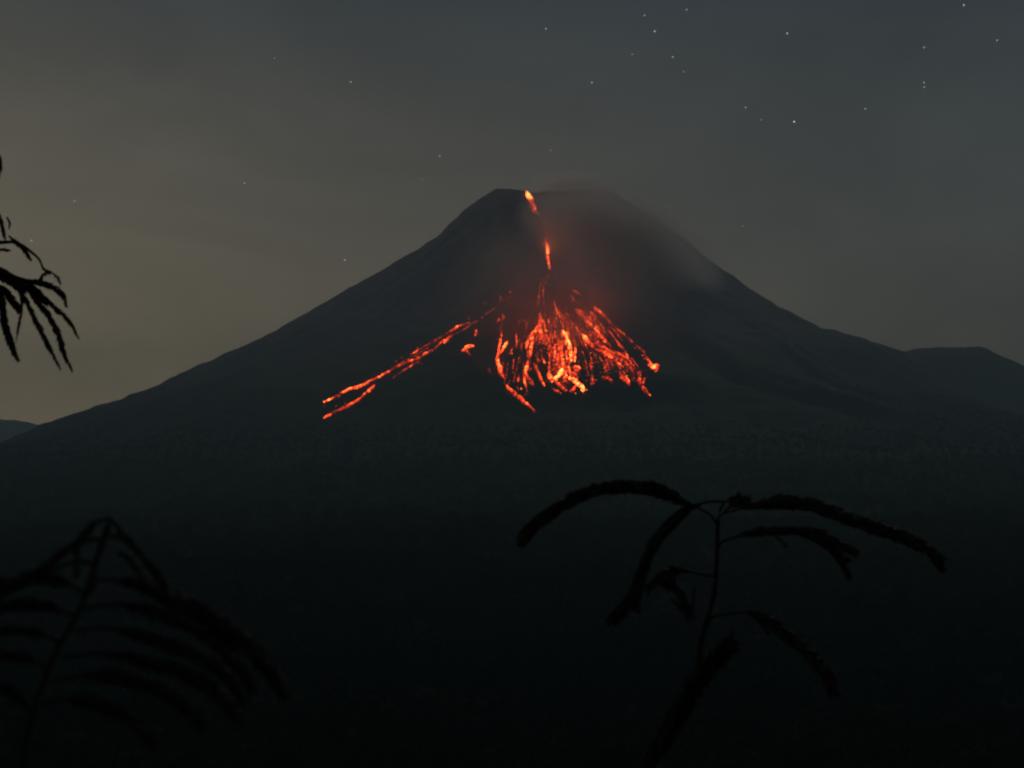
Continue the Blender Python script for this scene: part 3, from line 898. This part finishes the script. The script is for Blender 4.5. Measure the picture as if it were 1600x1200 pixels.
frond(sap, [(1178, 960), (1190, 972), (1201, 990)], D, 6, .1, (-.02, -.04), .4)
for a in ([(1120, 860), (1123, 852), (1127, 848)], [(1116, 925), (1119, 915), (1117, 905)], [(1100, 985), (1106, 974), (1112, 964)]):
    part_curve(sap, "leaf_stalk", a, D, .003, .002)

# lower left shrub, nearer and softer
D = 1.25
stem_px = [(172, 808), (168, 825), (163, 840), (154, 865), (145, 893), (134, 928), (119, 963), (94, 1005), (72, 1055), (52, 1110), (38, 1170), (28, 1240), (22, 1320)]
w0 = world(stem_px, D)[-1]
gz = float(ground_z(w0[0], D))
shr = empty("shrub", (w0[0], D, gz))
tag(shr, "dark shrub with layered drooping fronds and a pointed top, lower left corner", "plant", None)
p = catmull(np.vstack([world(stem_px, D), [[w0[0], D, w0[2] - .4], [w0[0], D, gz - .05]]]), .012)
rad = np.interp(p[:, 2], [gz, 1.20, 1.40, 1.55, 1.66], [.008, .0042, .0030, .0024, .0018])
v, f = tube(p - np.array(shr.location), rad, 8)
mesh_obj("stem", v, f, M_stem, shr)
for pts, w, b, dd in (
    ([(171, 809), (158, 813), (147, 819), (136, 831), (119, 848), (94, 866), (70, 885), (45, 902), (15, 908), (-20, 912), (-60, 935)], 17, .03, (0, -.05)),
    ([(174, 811), (189, 830), (210, 854), (231, 879), (252, 908), (268, 935), (280, 965)], 15, .03, (0, .05)),
    ([(186, 864), (200, 872), (214, 888), (228, 910), (240, 930)], 12, .05, (0, .05)),
    ([(164, 838), (176, 838), (190, 840)], 8, .1, (0, -.02)),
    ([(160, 842), (148, 843), (138, 846)], 8, .1, (0, -.02)),
    ([(124, 848), (120, 870), (119, 900)], 10, .05, (0, -.02)),
    ([(171, 812), (166, 830), (158, 855)], 13, .05, (0, -.02)),
    ([(150, 884), (135, 878), (120, 877), (95, 884), (72, 893)], 8, .2, (0, -.03)),
    ([(146, 890), (148, 905), (142, 925)], 9, .1, (0, -.02)),
    ([(142, 908), (160, 906), (185, 906), (215, 911), (245, 922), (280, 937), (322, 957), (364, 985), (399, 1020), (428, 1056), (445, 1085)], 30, .12, (0, .14)),
    ([(200, 906), (235, 915), (275, 940), (310, 962), (345, 990), (370, 1020)], 30, .1, (.02, .14)),
    ([(130, 950), (157, 946), (195, 945), (225, 950), (260, 962), (300, 979), (340, 1008), (375, 1045), (396, 1080)], 24, .15, (0, .10)),
    ([(119, 985), (140, 983), (170, 981), (210, 989), (262, 1005), (315, 1027), (350, 1052), (382, 1096)], 24, .2, (0, .07)),
    ([(100, 1028), (125, 1023), (160, 1020), (210, 1030), (262, 1041), (315, 1065), (350, 1094), (373, 1130)], 26, .2, (0, .05)),
    ([(80, 1066), (110, 1058), (150, 1055), (190, 1059), (235, 1072), (280, 1098), (315, 1130)], 24, .15, (0, .04)),
    ([(66, 1098), (100, 1092), (150, 1098), (200, 1120), (240, 1160)], 24, .15, (0, .04)),
    ([(130, 926), (110, 914), (87, 906), (60, 902), (35, 906), (0, 925), (-40, 960)], 22, .1, (0, -.08)),
    ([(118, 966), (95, 954), (70, 946), (40, 943), (0, 945), (-40, 960)], 20, .15, (0, -.08)),
    ([(95, 1006), (75, 994), (50, 986), (20, 983), (-20, 990)], 16, .2, (0, -.06)),
    ([(76, 1048), (60, 1036), (35, 1026), (5, 1022), (-30, 1030)], 18, .2, (0, -.05)),
    ([(50, 1115), (30, 1090), (5, 1075), (-25, 1075)], 20, .1, (0, -.05)),
):
    frond(shr, pts, D, w, b, dd, .45, .0011)

# branch of a tree whose trunk stands just outside, on the left
D = 2.6
tx = float(world([(-330, 500)], D)[0][0])
gz = float(ground_z(tx, D))
tre = empty("slender_tree", (tx, D, gz))
tag(tre, "drooping feathery branch tip of a tree against the sky", "tree", None)
trunk = np.array([[tx, D, gz - .1], [tx + .03, D, .6], [tx - .01, D + .02, 1.5], [tx + .02, D, 2.3], [tx, D, 3.0]])
p = catmull(trunk, .03)
v, f = tube(p - np.array(tre.location), np.linspace(.035, .008, len(p)), 9)
mesh_obj("trunk", v, f, M_stem, tre)
part_curve(tre, "branch", [(-330, 470), (-250, 420), (-150, 395), (-60, 405), (0, 421), (19, 432), (39, 438), (65, 441)], D, .011, .003)
part_curve(tre, "branch", [(-150, 395), (-80, 380), (-30, 376), (0, 379), (19, 378), (34, 383), (49, 394), (62, 406), (67, 419), (78, 425)], D, .005, .0016)
part_curve(tre, "branch", [(-60, 405), (-40, 340), (-20, 290), (-4, 245)], D, .005, .002)
for pts, w, b, dd in (
    ([(36, 437), (52, 439), (68, 442), (84, 449), (97, 460), (104, 478)], 11, .05, (0, -.04)),
    ([(38, 438), (55, 450), (75, 470), (88, 483), (101, 494), (113, 510), (122, 527)], 9, .05, (0, .04)),
    ([(30, 438), (45, 455), (65, 478), (84, 507), (92, 525), (97, 543), (104, 561), (112, 578)], 11, .05, (0, .02)),
    ([(15, 435), (30, 455), (44, 476), (62, 513), (78, 545), (94, 576)], 10, .05, (0, -.05)),
    ([(20, 440), (32, 458), (34, 480), (31, 500), (25, 533)], 6, .05, (0, -.03)),
    ([(-10, 430), (0, 455), (4, 480), (7, 502), (16, 533), (28, 562)], 14, .05, (0, -.06)),
    ([(-20, 420), (5, 430), (25, 440), (45, 444)], 22, .05, (0, .0)),
    ([(20, 440), (40, 448), (58, 460), (76, 472)], 14, .05, (0, .02)),
    ([(-8, 440), (8, 455), (22, 472), (30, 484)], 14, .05, (0, .0)),
    ([(14, 369), (24, 377), (36, 387), (48, 405)], 9, .05, (0, -.02)),
    ([(67, 418), (72, 424), (66, 431), (62, 440)], 7, .05, (0, -.02)),
    ([(66, 420), (73, 423), (79, 426)], 7, .05, (0, -.01)),
    ([(76, 425), (84, 428), (90, 434), (95, 443)], 5, .3, (0, -.02)),
    ([(-8, 325), (0, 340), (4, 356), (8, 374)], 8, .05, (0, -.02)),
    ([(11, 340), (15, 348), (14, 358)], 4, .05, (0, -.02)),
    ([(-10, 392), (3, 390), (16, 391)], 6, .05, (0, -.02)),
    ([(-6, 232), (-1, 250), (-1, 275)], 9, .05, (0, -.02)),
    ([(-60, 405), (-35, 470), (-18, 540)], 14, .05, (0, -.02)),
):
    frond(tre, pts, D, w, b, dd, .45, .0012, .32)
